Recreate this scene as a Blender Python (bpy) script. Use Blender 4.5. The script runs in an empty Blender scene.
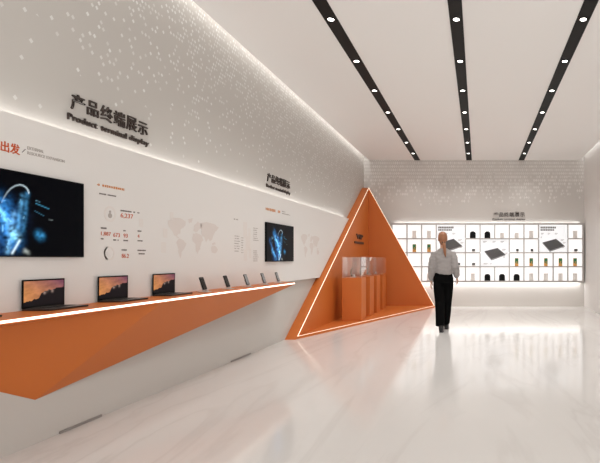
import bpy, bmesh, math, random
from mathutils import Vector, Matrix, noise

scene = bpy.context.scene
C = scene.collection
R = math.radians
random.seed(7)

# ------------------------------------------------------------------ camera
cam_d = bpy.data.cameras.new('camera'); cam = bpy.data.objects.new('camera', cam_d); C.objects.link(cam)
cam.location = (0.0, 0.0, 1.24); cam.rotation_euler = (R(90), 0, 0)
cam_d.sensor_fit = 'HORIZONTAL'; cam_d.sensor_width = 36.0
cam_d.lens = 36.0 * 480.0 / 600.0
cam_d.shift_x = -178.0 / 600.0
cam_d.shift_y = 27.5 / 600.0
cam_d.clip_start = 0.05; cam_d.clip_end = 100
scene.camera = cam

# ------------------------------------------------------------------ world, view
scene.view_settings.view_transform = 'Standard'
scene.view_settings.look = 'None'
scene.view_settings.gamma = 1.0
scene.view_settings.use_curve_mapping = False
scene.view_settings.exposure = 0.26
w = bpy.data.worlds.new('world'); scene.world = w; w.use_nodes = True
bg = w.node_tree.nodes['Background']
bg.inputs['Color'].default_value = (1.0, 0.99, 0.975, 1); bg.inputs['Strength'].default_value = 0.5
scene.cycles.max_bounces = 10
scene.cycles.diffuse_bounces = 6
scene.cycles.glossy_bounces = 5
scene.cycles.transmission_bounces = 8
scene.cycles.transparent_max_bounces = 12
scene.cycles.sample_clamp_indirect = 6.0
scene.cycles.caustics_reflective = False
scene.cycles.caustics_refractive = False

# room dimensions (metres)
XL, XR = -2.97, 2.76          # side walls
YB, YF = 12.48, -3.0          # back wall, open front
ZC = 3.81                     # ceiling

def area(name, loc, rot, sx, sy, power, col=(1.0, 0.985, 0.965)):
    l = bpy.data.lights.new(name, 'AREA'); l.shape = 'RECTANGLE'; l.size = sx; l.size_y = sy
    l.energy = power; l.color = col
    o = bpy.data.objects.new(name, l); C.objects.link(o); o.location = loc; o.rotation_euler = rot
    return o
# cove light in the slot along the ceiling edges
area('cove_light_left', (-2.895, 5.0, 4.055), (0, 0, 0), 0.08, 14.8, 17)
area('cove_light_right', (2.69, 5.0, 4.055), (0, 0, 0), 0.08, 14.8, 9)
# light hidden behind the top edge of the left wall panel and around the lit shelf
area('panel_cove_light', (-2.944, 4.1, 2.10), (R(180), 0, 0), 0.02, 13.0, 13)
area('right_panel_cove_light', (2.735, 4.1, 2.13), (R(180), 0, 0), 0.02, 13.0, 7)
area('shelf_top_light', (0.25, 12.455, 2.168), (R(180), 0, 0), 4.8, 0.03, 2.6)
area('shelf_bottom_light', (0.25, 12.41, 0.634), (0, 0, 0), 4.8, 0.12, 11)
# added fill light behind the camera, tilted up to brighten the ceiling
area('front_fill_light', (0, -2.9, 1.9), (R(128), 0, 0), 5.4, 3.4, 200, (1.0, 0.99, 0.975))
SPOT_POWER = 30

# ------------------------------------------------------------------ helpers
def tag(o, label=None, cat=None, group=None, kind=None):
    if label: o['label'] = label
    if cat: o['category'] = cat
    if group: o['group'] = group
    if kind: o['kind'] = kind
    return o

def P(name, col, rough=0.5, metal=0.0, spec=0.5, emis=None, es=0.0, trans=0.0, ior=1.45, coat=0.0):
    m = bpy.data.materials.new(name); m.use_nodes = True
    b = m.node_tree.nodes['Principled BSDF']
    b.inputs['Base Color'].default_value = (*col, 1); b.inputs['Roughness'].default_value = rough
    b.inputs['Metallic'].default_value = metal; b.inputs['Specular IOR Level'].default_value = spec
    b.inputs['Transmission Weight'].default_value = trans; b.inputs['IOR'].default_value = ior
    b.inputs['Coat Weight'].default_value = coat
    if emis:
        b.inputs['Emission Color'].default_value = (*emis, 1); b.inputs['Emission Strength'].default_value = es
    return m

def obj(name, bm, mat, parent=None, smooth=False):
    me = bpy.data.meshes.new(name)
    bmesh.ops.recalc_face_normals(bm, faces=bm.faces)
    bm.to_mesh(me); bm.free()
    return obj_me(name, me, mat, parent, smooth)

def obj_me(name, me, mat, parent=None, smooth=False):
    for m in (mat if isinstance(mat, (list, tuple)) else [mat]): me.materials.append(m)
    if smooth:
        for p in me.polygons: p.use_smooth = True
    o = bpy.data.objects.new(name, me); C.objects.link(o)
    if parent: o.parent = parent
    return o

def thing(name, label, cat, loc=(0, 0, 0), rz=0, group=None):
    o = bpy.data.objects.new(name, None); C.objects.link(o); o.empty_display_size = 0.05
    o.location = loc; o.rotation_euler = (0, 0, rz)
    return tag(o, label, cat, group)

def structure(name, bm, mat):
    return tag(obj(name, bm, mat), kind='structure')

def dup(root, loc, label, rz=None):
    r = root.copy(); C.objects.link(r); r.location = loc; r['label'] = label
    if rz is not None: r.rotation_euler = (0, 0, rz)
    for ch in list(root.children):
        c = ch.copy(); C.objects.link(c); c.parent = r
        for g in list(ch.children):
            d = g.copy(); C.objects.link(d); d.parent = c
    return r

def NB(): return bmesh.new()

def box(bm, x0, x1, y0, y1, z0, z1, bev=0.0, mi=0):
    vs = [bm.verts.new(p) for p in ((x0,y0,z0),(x1,y0,z0),(x1,y1,z0),(x0,y1,z0),(x0,y0,z1),(x1,y0,z1),(x1,y1,z1),(x0,y1,z1))]
    fs = [bm.faces.new([vs[i] for i in q]) for q in ((3,2,1,0),(4,5,6,7),(0,1,5,4),(1,2,6,5),(2,3,7,6),(3,0,4,7))]
    for f in fs: f.material_index = mi
    if bev > 0:
        es = list({e for f in fs for e in f.edges})
        bmesh.ops.bevel(bm, geom=es, offset=bev, segments=2, affect='EDGES', profile=0.5)
    return bm

def prism(bm, pts, vec, mi=0):
    """polygon pts (3D) swept along vec"""
    v = Vector(vec)
    a = [bm.verts.new(p) for p in pts]; b = [bm.verts.new(Vector(p) + v) for p in pts]
    n = len(pts)
    fs = [bm.faces.new(a[::-1]), bm.faces.new(b)]
    for i in range(n): fs.append(bm.faces.new((a[i], a[(i+1) % n], b[(i+1) % n], b[i])))
    for f in fs: f.material_index = mi
    return bm

def bar(bm, p, q, r, n=8):
    return loft(bm, [p, q], [r, r], n)

def loft(bm, path, radii, n=16, ref=None, caps=True):
    path = [Vector(p) for p in path]; rings = []
    for i, p in enumerate(path):
        t = (path[min(i+1, len(path)-1)] - path[max(i-1, 0)]).normalized()
        rf = Vector(ref) if ref else (Vector((1,0,0)) if abs(t.x) < 0.8 else Vector((0,1,0)))
        a = (rf - t * t.dot(rf)).normalized(); b = t.cross(a)
        r = radii[i]; rx, ry = r if isinstance(r, (tuple, list)) else (r, r)
        rings.append([bm.verts.new(p + a*rx*math.cos(2*math.pi*k/n) + b*ry*math.sin(2*math.pi*k/n)) for k in range(n)])
    for A, B in zip(rings, rings[1:]):
        for k in range(n): bm.faces.new((A[k], A[(k+1) % n], B[(k+1) % n], B[k]))
    if caps:
        bm.faces.new(rings[0][::-1]); bm.faces.new(rings[-1])
    return bm

def cyl(bm, x, y, z0, z1, r, n=24, r1=None):
    return loft(bm, [(x,y,z0),(x,y,z1)], [r, r if r1 is None else r1], n)

def ellipsoid(bm, c, r, seg=20, rings=12, rot=None):
    m = Matrix.Translation(c) @ (rot.to_4x4() if rot else Matrix.Identity(4)) @ Matrix.Diagonal((*r, 1))
    bmesh.ops.create_uvsphere(bm, u_segments=seg, v_segments=rings, radius=1, matrix=m)
    return bm

def rect_path(w, h, r, n=5, round_bottom=True):
    """rounded rectangle outline, centred in x, sitting on y=0"""
    pts = []
    corners = [(w/2-r, h-r, 0), (-w/2+r, h-r, 90)]
    corners += [(-w/2+r, r, 180), (w/2-r, r, 270)] if round_bottom else []
    for cx, cy, a0 in corners:
        for i in range(n+1):
            a = R(a0 + 90*i/n); pts.append((cx + r*math.cos(a), cy + r*math.sin(a)))
    if not round_bottom: pts += [(-w/2, 0), (w/2, 0)]
    return pts

def remeshed(bm, voxel, smooth_it=4):
    me = bpy.data.meshes.new('tmp'); bmesh.ops.recalc_face_normals(bm, faces=bm.faces); bm.to_mesh(me); bm.free()
    o = bpy.data.objects.new('tmp', me); C.objects.link(o)
    r = o.modifiers.new('r', 'REMESH'); r.mode = 'VOXEL'; r.voxel_size = voxel
    s = o.modifiers.new('s', 'SMOOTH'); s.factor = 0.5; s.iterations = smooth_it
    dg = bpy.context.evaluated_depsgraph_get(); dg.update()
    out = bpy.data.meshes.new_from_object(o.evaluated_get(dg))
    bpy.data.objects.remove(o)
    return out

# text laid into a u (right), v (up) box on a wall
def text_mesh(s, width, height, depth, bold=0.0):
    cu = bpy.data.curves.new('t', 'FONT'); cu.body = s; cu.size = 1.0; cu.extrude = 0.5; cu.offset = bold
    cu.resolution_u = 3
    o = bpy.data.objects.new('t', cu); C.objects.link(o)
    dg = bpy.context.evaluated_depsgraph_get(); dg.update()
    me = bpy.data.meshes.new_from_object(o.evaluated_get(dg))
    bpy.data.objects.remove(o)
    xs = [v.co.x for v in me.vertices]; ys = [v.co.y for v in me.vertices]
    x0, x1, y0, y1 = min(xs), max(xs), min(ys), max(ys)
    for v in me.vertices:
        v.co = ((v.co.x-x0)/(x1-x0)*width, (v.co.y-y0)/(y1-y0)*height, (v.co.z+0.5)*depth)
    return me
LEFT_WALL = Matrix(((0,0,1,0),(1,0,0,0),(0,1,0,0),(0,0,0,1)))     # u -> +Y, v -> +Z, out -> +X
BACK_WALL = Matrix(((1,0,0,0),(0,0,-1,0),(0,1,0,0),(0,0,0,1)))    # u -> +X, v -> +Z, out -> -Y

def lettering(name, s, u0, u1, v0, v1, depth, mat, parent, frame, base, bold=0.0):
    """base: distance of the lettering's back from the frame origin"""
    me = text_mesh(s, u1-u0, v1-v0, depth, bold)
    me.transform(frame @ Matrix.Translation((u0, v0, base)))
    return obj_me(name, me, mat, parent)

# ------------------------------------------------------------------ materials
def wall_dot_mat(name, axis, base, dot, du, dv, z0, z1, dens, pw):
    m = P(name, base, 0.75, spec=0.25); nt = m.node_tree; N = nt.nodes; L = nt.links
    tc = N.new('ShaderNodeTexCoord'); sp = N.new('ShaderNodeSeparateXYZ'); L.new(tc.outputs['Object'], sp.inputs[0])
    def M(op, a, b=None, c=None):
        n = N.new('ShaderNodeMath'); n.operation = op
        for i, v in enumerate((a, b, c)):
            if v is None: continue
            if isinstance(v, (int, float)): n.inputs[i].default_value = v
            else: L.new(v, n.inputs[i])
        return n.outputs[0]
    u = sp.outputs[axis]; v = sp.outputs['Z']
    vv = M('DIVIDE', v, dv); row = M('FLOOR', vv)
    uu = M('ADD', M('DIVIDE', u, du), M('MULTIPLY', M('MODULO', row, 2.0), 0.5)); col = M('FLOOR', uu)
    fu = M('ABSOLUTE', M('SUBTRACT', M('FRACT', uu), 0.5)); fv = M('ABSOLUTE', M('SUBTRACT', M('FRACT', vv), 0.5))
    cb = N.new('ShaderNodeCombineXYZ'); L.new(col, cb.inputs[0]); L.new(row, cb.inputs[1])
    wn = N.new('ShaderNodeTexWhiteNoise'); wn.noise_dimensions = '2D'; L.new(cb.outputs[0], wn.inputs['Vector'])
    g = N.new('ShaderNodeMapRange'); g.inputs[1].default_value = z0; g.inputs[2].default_value = z1; g.inputs[3].default_value = 0; g.inputs[4].default_value = 1
    L.new(v, g.inputs[0])
    dn = M('MULTIPLY', M('POWER', g.outputs[0], pw), dens)
    if axis == 'Y':                                # sparser towards the near end of the wall
        g2 = N.new('ShaderNodeMapRange'); g2.inputs[1].default_value = 2.0; g2.inputs[2].default_value = 5.5; g2.inputs[3].default_value = 0.3; g2.inputs[4].default_value = 1.0
        L.new(u, g2.inputs[0]); dn = M('MULTIPLY', dn, g2.outputs[0])
    on = M('LESS_THAN', wn.outputs['Value'], dn)
    shape = M('LESS_THAN', M('ADD', M('DIVIDE', fu, 0.37 if axis == 'Y' else 0.5), M('DIVIDE', fv, 0.40 if axis == 'Y' else 0.5)), 1.0)
    # each mark prints a little stronger or weaker
    sc = M('MULTIPLY_ADD', M('FRACT', M('MULTIPLY', wn.outputs['Value'], 37.0)), 0.6, 0.4)
    fac = M('MULTIPLY', M('MULTIPLY', on, shape), sc)
    mx = N.new('ShaderNodeMix'); mx.data_type = 'RGBA'
    mx.inputs['A'].default_value = (*base, 1); mx.inputs['B'].default_value = (*dot, 1)
    L.new(fac, mx.inputs['Factor']); L.new(mx.outputs['Result'], N['Principled BSDF'].inputs['Base Color'])
    return m

def marble_mat():
    m = P('polished_marble', (0.75, 0.71, 0.68), 0.11, spec=0.5); nt = m.node_tree; N = nt.nodes; L = nt.links
    tc = N.new('ShaderNodeTexCoord'); mp = N.new('ShaderNodeMapping'); mp.inputs['Rotation'].default_value = (0, 0, R(-58)); mp.inputs['Scale'].default_value = (1.0, 0.25, 1)
    L.new(tc.outputs['Object'], mp.inputs[0])
    n1 = N.new('ShaderNodeTexNoise'); n1.inputs['Scale'].default_value = 0.9; n1.inputs['Detail'].default_value = 7; n1.inputs['Distortion'].default_value = 1.6
    L.new(mp.outputs[0], n1.inputs['Vector'])
    s = N.new('ShaderNodeMath'); s.operation = 'SUBTRACT'; s.inputs[1].default_value = 0.5; L.new(n1.outputs['Fac'], s.inputs[0])
    a = N.new('ShaderNodeMath'); a.operation = 'ABSOLUTE'; L.new(s.outputs[0], a.inputs[0])
    r = N.new('ShaderNodeValToRGB'); L.new(a.outputs[0], r.inputs[0])
    r.color_ramp.elements[0].position = 0.0; r.color_ramp.elements[0].color = (0.62, 0.595, 0.575, 1)
    r.color_ramp.elements[1].position = 0.03; r.color_ramp.elements[1].color = (0.70, 0.68, 0.66, 1)
    e = r.color_ramp.elements.new(0.2); e.color = (0.73, 0.71, 0.69, 1)
    n2 = N.new('ShaderNodeTexNoise'); n2.inputs['Scale'].default_value = 0.5; n2.inputs['Detail'].default_value = 3; L.new(tc.outputs['Object'], n2.inputs['Vector'])
    mx = N.new('ShaderNodeMix'); mx.data_type = 'RGBA'; mx.inputs['B'].default_value = (0.72, 0.70, 0.68, 1)
    L.new(n2.outputs['Fac'], mx.inputs['Factor']); L.new(r.outputs[0], mx.inputs['A'])
    L.new(mx.outputs['Result'], N['Principled BSDF'].inputs['Base Color'])
    return m

def picture_mat(name, strength):
    m = bpy.data.materials.new(name); m.use_nodes = True; nt = m.node_tree; N = nt.nodes
    b = N['Principled BSDF']; b.inputs['Base Color'].default_value = (0.001, 0.001, 0.001, 1); b.inputs['Roughness'].default_value = 0.3
    b.inputs['Specular IOR Level'].default_value = 0.03
    at = N.new('ShaderNodeVertexColor'); at.layer_name = 'picture'
    nt.links.new(at.outputs['Color'], b.inputs['Emission Color']); b.inputs['Emission Strength'].default_value = strength
    return m

MT = dict(
    wall=P('wall_paint', (0.66, 0.635, 0.61), 0.75, spec=0.25),
    left=wall_dot_mat('left_wall_dotted', 'Y', (0.55, 0.525, 0.495), (0.78, 0.78, 0.76), 0.044, 0.046, 2.1, 3.75, 0.62, 1.4),
    back=wall_dot_mat('back_wall_dotted', 'X', (0.60, 0.57, 0.54), (0.76, 0.735, 0.71), 0.055, 0.090, 2.6, 3.5, 1.0, 1.0),
    ceiling=P('ceiling_paint', (0.89, 0.88, 0.865), 0.85, spec=0.2),
    marble=marble_mat(),
    panel=P('panel_white', (0.75, 0.73, 0.71), 0.55, spec=0.3),
    orange=P('orange_lacquer', (0.56, 0.150, 0.029), 0.45, spec=0.35),
    led=P('led_strip', (1, 1, 1), 0.5, emis=(1.0, 0.86, 0.70), es=2.0),
    led_thin=P('led_line', (1, 1, 1), 0.5, emis=(1.0, 0.76, 0.52), es=1.05),
    black=P('black_metal', (0.006, 0.0055, 0.005), 0.6, spec=0.3),
    lens=P('lamp_lens', (1, 1, 1), 0.4, emis=(1.0, 0.96, 0.90), es=6.0),
    sign=P('sign_letter_brown', (0.055, 0.040, 0.034), 0.45, metal=0.2),
    red=P('print_red_orange', (0.52, 0.085, 0.02), 0.7),
    amber=P('print_amber', (0.55, 0.22, 0.07), 0.7),
    grey=P('print_grey', (0.17, 0.15, 0.14), 0.7),
    midgrey=P('print_mid_grey', (0.42, 0.385, 0.36), 0.7),
    pale=P('print_pale', (0.69, 0.635, 0.605), 0.7),
    paler=P('print_paler', (0.74, 0.70, 0.67), 0.7),
    tv=P('tv_case', (0.004, 0.004, 0.004), 0.45, spec=0.1),
    tvpic=picture_mat('tv_picture', 1.0),
    lappic=picture_mat('laptop_picture', 1.0),
    alu=P('space_grey_aluminium', (0.07, 0.06, 0.055), 0.30, metal=0.8),
    keys=P('keyboard_black', (0.010, 0.010, 0.010), 0.5),
    dark=P('device_black', (0.006, 0.006, 0.006), 0.5, spec=0.15),
    glassblack=P('phone_glass', (0.02, 0.018, 0.018), 0.12),
    silver=P('silver_stand', (0.62, 0.60, 0.58), 0.3, metal=0.6),
    frame=P('shelf_frame_grey', (0.42, 0.395, 0.375), 0.4, metal=0.3),
    lightbox=P('light_panel', (0.5, 0.5, 0.5), 0.6, emis=(1.0, 0.97, 0.95), es=0.72),
    poster=P('poster_film', (0.5, 0.5, 0.5), 0.6, emis=(0.97, 0.98, 1.0), es=0.55),
    carton=P('carton_beige', (0.82, 0.79, 0.76), 0.7),
    green=P('pack_green', (0.05, 0.22, 0.09), 0.5),
    packorange=P('pack_orange', (0.72, 0.36, 0.10), 0.5),
    smalldev=P('device_grey', (0.10, 0.10, 0.10), 0.45),
    chip=P('poster_device_grey', (0.10, 0.10, 0.105), 0.5),
    chip2=P('poster_device_light', (0.32, 0.32, 0.33), 0.5),
    darkgreen=P('specimen_green', (0.05, 0.10, 0.05), 0.4),
    gap_shadow=P('gap_shadow_grey', (0.27, 0.25, 0.235), 0.6),  # shade at the wall foot, put into the colour
    skin=P('skin', (0.62, 0.36, 0.26), 0.5),
    lip=P('lip', (0.45, 0.17, 0.14), 0.5), eye=P('eye_dark', (0.03, 0.02, 0.02), 0.2),
    hair=P('hair_reddish_blonde', (0.30, 0.13, 0.065), 0.55),
    tie=P('hair_tie_dark', (0.02, 0.015, 0.015), 0.7),
    sweater=P('sweater_grey', (0.31, 0.287, 0.278), 0.9, spec=0.2),
    trousers=P('trousers_black', (0.004, 0.004, 0.004), 0.9, spec=0.05),
    shoe=P('shoe_black', (0.010, 0.010, 0.010), 0.35),
)
def acrylic_mat():
    m = bpy.data.materials.new('clear_acrylic'); m.use_nodes = True; nt = m.node_tree; N = nt.nodes; L = nt.links
    N.remove(N['Principled BSDF']); out = N['Material Output']
    tr = N.new('ShaderNodeBsdfTransparent'); tr.inputs[0].default_value = (0.985, 0.98, 0.975, 1)
    gl = N.new('ShaderNodeBsdfGlossy'); gl.inputs['Roughness'].default_value = 0.03; gl.inputs['Color'].default_value = (1, 1, 1, 1)
    lw = N.new('ShaderNodeLayerWeight'); lw.inputs['Blend'].default_value = 0.5
    pw_ = N.new('ShaderNodeMath'); pw_.operation = 'POWER'; pw_.inputs[1].default_value = 3.5; L.new(lw.outputs['Facing'], pw_.inputs[0])
    fr = N.new('ShaderNodeMath'); fr.operation = 'MULTIPLY_ADD'; fr.inputs[1].default_value = 0.55; fr.inputs[2].default_value = 0.035; L.new(pw_.outputs[0], fr.inputs[0])
    mx = N.new('ShaderNodeMixShader'); L.new(fr.outputs[0], mx.inputs[0]); L.new(tr.outputs[0], mx.inputs[1]); L.new(gl.outputs[0], mx.inputs[2])
    df = N.new('ShaderNodeBsdfTranslucent'); df.inputs[0].default_value = (0.9, 0.87, 0.85, 1)
    dd = N.new('ShaderNodeBsdfDiffuse'); dd.inputs[0].default_value = (0.9, 0.87, 0.85, 1)
    ad = N.new('ShaderNodeMixShader'); L.new(df.outputs[0], ad.inputs[1]); L.new(dd.outputs[0], ad.inputs[2])
    m2 = N.new('ShaderNodeMixShader'); m2.inputs[0].default_value = 0.035; L.new(mx.outputs[0], m2.inputs[1]); L.new(ad.outputs[0], m2.inputs[2])
    L.new(m2.outputs[0], out.inputs['Surface'])
    return m
MT['acrylic'] = acrylic_mat()

# ================================================================== ROOM SHELL
structure('floor', box(NB(), XL-0.1, XR+0.1, YF, YB+0.1, -0.12, 0.0), MT['marble'])
structure('ceiling', box(NB(), -2.84, 2.64, YF, YB, ZC, 4.12), MT['ceiling'])
structure('wall_left', box(NB(), XL-0.12, XL, YF, YB, 0, 4.12), MT['left'])
structure('wall_right', box(NB(), XR, XR+0.12, YF, YB, 0, 4.12), MT['panel'])
structure('wall_back', box(NB(), XL-0.12, XR+0.12, YB, YB+0.12, 0, 4.12), MT['back'])
structure('trim_1', box(NB(), XL, -2.84, YF, YB, 4.06, 4.12), MT['ceiling'])
structure('trim_2', box(NB(), 2.64, XR, YF, YB, 4.06, 4.12), MT['ceiling'])
# panel on the right wall
rp = thing('wall_panel', 'plain white panel standing along the right wall', 'panel', (2.74, 4.0, 0))
o = obj('board', box(NB(), 2.69, 2.72, -2.5, 10.9, 0.0, 2.17), MT['panel'], rp); o.location = -rp.location
o = obj('mounting_rail', box(NB(), 2.72, XR-0.001, -2.4, 10.85, 1.90, 1.96), MT['panel'], rp); o.location = -rp.location

# ================================================================== CEILING TRACKS AND DOWNLIGHTS
tracks = []
for (x, side) in ((-1.573, 'left'), (-0.232, 'middle'), (1.125, 'right')):
    t = thing('ceiling_track', f'{side} long black light track running along the pale ceiling', 'light track', (x, 0, ZC), 0, 'black ceiling tracks')
    bm = NB(); box(bm, -0.068, 0.068, YF+0.1, YB-0.01, -0.006, -0.0005)
    obj('channel', bm, MT['black'], t)
    for s in (-1, 1): obj('rim', box(NB(), s*0.068-0.003, s*0.068+0.003, YF+0.1, YB-0.01, -0.009, -0.0005), MT['black'], t)
    tracks.append((x, side))
ORD = ['nearest', 'second', 'third', 'fourth', 'fifth', 'sixth', 'seventh', 'eighth', 'ninth']
def dl_label(i, side):
    n = {0: 'first', 1: 'second', 2: 'third', 3: 'fourth', 4: 'fifth', 5: 'sixth', 6: 'seventh', 7: 'eighth', 8: 'ninth'}[i]
    return f'round white downlight in the {side} ceiling track, {n} from the back wall'
proto = None
for (x, side) in tracks:
    for i in range(7):
        y = 11.64 - i*1.085
        loc = (x, y, ZC-0.006)
        if proto is None:
            proto = thing('downlight', dl_label(i, side), 'downlight', loc, 0, 'downlights in the ceiling tracks')
            bm = NB(); n = 28
            rings = [[bm.verts.new((r*math.cos(2*math.pi*k/n), r*math.sin(2*math.pi*k/n), z)) for k in range(n)] for r, z in ((0.046, 0.0), (0.044, -0.006), (0.034, -0.006), (0.033, -0.001))]
            for A, B in zip(rings, rings[1:]):
                for k in range(n): bm.faces.new((A[k], A[(k+1) % n], B[(k+1) % n], B[k]))
            obj('trim_ring', bm, MT['black'], proto, True)
            bm = NB(); cyl(bm, 0, 0, -0.005, -0.001, 0.0335, 28); obj('lens', bm, MT['lens'], proto)
            ld = bpy.data.lights.new('downlight_lamp', 'SPOT'); ld.energy = SPOT_POWER; ld.color = (1.0, 0.985, 0.96)
            ld.spot_size = R(125); ld.spot_blend = 0.9; ld.shadow_soft_size = 0.05
            lo = bpy.data.objects.new('downlight_lamp', ld); C.objects.link(lo); lo.location = (0, 0, -0.03); lo.parent = proto
        else:
            dup(proto, loc, dl_label(i, side))

# ================================================================== LEFT WALL PANEL WITH PRINTS
PX = -2.90                                  # panel face
panel = thing('wall_panel', 'long white printed graphics panel on the left wall above the orange counter', 'panel', (XL, 4.0, 0.9))
def world_part(name, bm, mat, parent, smooth=False):
    o = obj(name, bm, mat, parent, smooth); o.location = -Vector(parent.location); return o
bm = NB(); prism(bm, [(PX-0.03, YF+0.2, 0.90), (PX-0.03, 8.78, 0.90), (PX-0.03, 10.78, 2.144), (PX-0.03, YF+0.2, 2.144)], (0.03, 0, 0))
world_part('board', bm, MT['panel'], panel)
bm = NB(); box(bm, XL+0.0005, PX-0.03, YF+0.3, 8.7, 0.93, 0.97); box(bm, XL+0.0005, PX-0.03, YF+0.3, 10.0, 1.95, 1.99)
world_part('mounting_rail', bm, MT['panel'], panel)

def pw(px, py):                              # measured spot of the photograph on the panel face, in metres (Y, Z)
    return 480*2.9/(478-px), 1.24 + 2.9*(259-py)/(478-px)
def flat(bm, y0, y1, z0, z1, t=0.0012):
    box(bm, PX, PX+t, y0, y1, z0, z1)
def scribble(bm, y0, y1, z, h, seed, gap=0.35):
    """a line of print too small to read: short marks of uneven width"""
    rnd = random.Random(seed); y = y0
    while y < y1 - h*0.3:
        wd = h*rnd.uniform(0.55, 1.0)
        if rnd.random() > 0.12:
            a = h*rnd.uniform(0.75, 1.0); flat(bm, y, min(y+wd, y1), z-a/2, z+a/2)
        y += wd + h*gap*rnd.uniform(0.4, 1.0)
def print_text(name, s, y0, y1, z0, z1, mat, bold=0.0):
    o = lettering(name, s, y0, y1, z0, z1, 0.002, mat, panel, LEFT_WALL, PX, bold); o.location = -Vector(panel.location); return o

print_text('heading_print', '出发', 2.915, 3.038, 1.896, 1.962, MT['red'], 0.02)['label'] = 'red heading characters'
bm = NB(); prism(bm, [(PX, 3.050, 1.918), (PX, 3.056, 1.918), (PX, 3.078, 1.944), (PX, 3.072, 1.944)], (0.0012, 0, 0))
world_part('slash_print', bm, MT['grey'], panel)
print_text('caption_print', 'EXTERNAL', 3.088, 3.205, 1.946, 1.966, MT['midgrey'], 0.01)
print_text('caption_print', 'RESOURCE EXPANSION', 3.088, 3.366, 1.914, 1.934, MT['midgrey'], 0.01)
# statistics block
bm = NB(); scribble(bm, 3.665, 3.935, 1.808, 0.020, 3, 0.4); flat(bm, 3.654, 3.662, 1.803, 1.811); world_part('subheading_print', bm, MT['amber'], panel)['label'] = 'amber line of small print'
bm = NB(); scribble(bm, 3.655, 3.86, 1.742, 0.012, 4, 0.25); scribble(bm, 3.894, 4.11, 1.634, 0.012, 5, 0.2)
scribble(bm, 3.690, 3.75, 1.479, 0.014, 6, 0.1); scribble(bm, 3.925, 3.95, 1.472, 0.012, 7, 0.1); scribble(bm, 4.088, 4.15, 1.479, 0.013, 8, 0.1)
scribble(bm, 3.690, 3.72, 1.396, 0.012, 9, 0.1); scribble(bm, 3.816, 3.875, 1.392, 0.012, 10, 0.1); scribble(bm, 3.926, 3.985, 1.392, 0.012, 11, 0.1); scribble(bm, 4.088, 4.15, 1.396, 0.012, 12, 0.1)
scribble(bm, 3.905, 3.965, 1.314, 0.012, 13, 0.1); scribble(bm, 4.088, 4.19, 1.314, 0.012, 14, 0.1); scribble(bm, 4.088, 4.19, 1.285, 0.012, 15, 0.1)
world_part('small_print', bm, MT['grey'], panel)
for s, y0, y1, z0, z1 in (('6,237', 3.894, 4.035, 1.572, 1.614), ('1,887', 3.692, 3.790, 1.418, 1.452), ('673', 3.816, 3.885, 1.416, 1.448),
                          ('93', 3.926, 3.972, 1.416, 1.448), ('4', 4.088, 4.110, 1.420, 1.452), ('86.2', 3.906, 3.985, 1.249, 1.283)):
    print_text('figure_print', s, y0, y1, z0, z1, MT['red'], 0.0)
def ring_print(bm, cy, cz, r0, r1, a0=0, a1=360, n=40):
    pts = []
    for i in range(n):
        a, b = R(a0+(a1-a0)*i/n), R(a0+(a1-a0)*(i+1)/n)
        prism(bm, [(PX, cy+r0*math.cos(a), cz+r0*math.sin(a)), (PX, cy+r1*math.cos(a), cz+r1*math.sin(a)), (PX, cy+r1*math.cos(b), cz+r1*math.sin(b)), (PX, cy+r0*math.cos(b), cz+r0*math.sin(b))], (0.0012, 0, 0))
bm = NB(); ring_print(bm, 3.783, 1.595, 0.045, 0.062); ring_print(bm, 3.775, 1.285, 0.043, 0.056)
world_part('ring_print', bm, MT['paler'], panel)
bm = NB(); ring_print(bm, 3.775, 1.285, 0.043, 0.056, 115, 250, 20); ring_print(bm, 3.783, 1.582, 0.0, 0.020, 0, 360, 16); ring_print(bm, 3.783, 1.612, 0.0, 0.011, 0, 360, 12)
world_part('icon_print', bm, MT['midgrey'], panel)
# pale world maps: outlines in map units (0..1, 0..1)
CONT = [[(0.02,.86),(.10,.93),(.22,.95),(.33,.88),(.30,.76),(.24,.70),(.22,.60),(.17,.55),(.20,.48),(.13,.55),(.08,.66),(.03,.74)],
        [(.20,.48),(.27,.46),(.33,.38),(.30,.26),(.25,.16),(.23,.03),(.20,.10),(.19,.25),(.16,.38)],
        [(.46,.70),(.48,.82),(.55,.92),(.62,.86),(.60,.76),(.55,.70),(.50,.66)],
        [(.45,.62),(.54,.64),(.61,.60),(.66,.48),(.61,.40),(.59,.26),(.54,.14),(.51,.22),(.50,.38),(.44,.46)],
        [(.60,.88),(.72,.95),(.88,.92),(.99,.84),(.93,.74),(.88,.66),(.84,.52),(.80,.46),(.76,.54),(.72,.44),(.68,.54),(.62,.60),(.62,.72)],
        [(.82,.32),(.90,.36),(.97,.26),(.93,.16),(.84,.18)],
        [(.36,.96),(.44,.98),(.43,.88),(.38,.86)],
        [(.83,.42),(.90,.44),(.92,.39),(.85,.37)]]
def world_map(name, y0, y1, z0, z1, mat):
    bm = NB()
    for c in CONT:
        rnd = random.Random(len(c)); pts = []
        for (a, b), (a2, b2) in zip(c, c[1:]+c[:1]):
            for t in (0, .33, .66):
                pts.append((PX, y0+(y1-y0)*(a+(a2-a)*t+rnd.uniform(-.008, .008)), z0+(z1-z0)*(b+(b2-b)*t+rnd.uniform(-.012, .012))))
        prism(bm, pts, (0.0008, 0, 0))
    return world_part(name, bm, mat, panel)
world_map('world_map_print', 4.47, 5.38, 1.235, 1.66, MT['pale'])['label'] = 'faint pinkish world map'
world_map('world_map_print', 7.85, 8.80, 1.25, 1.68, MT['pale'])['label'] = 'faint pinkish world map near the orange triangle'
bm = NB()
for (px, py, s) in ((139, 221, 0.05), (163, 231, 0.06), (170, 214, 0.05), (161, 245, 0.07)):
    y, z = pw(px, py); flat(bm, y, y+s, z-s, z+s*0.4, 0.0008)
world_part('tile_print', bm, MT['paler'], panel)
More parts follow.
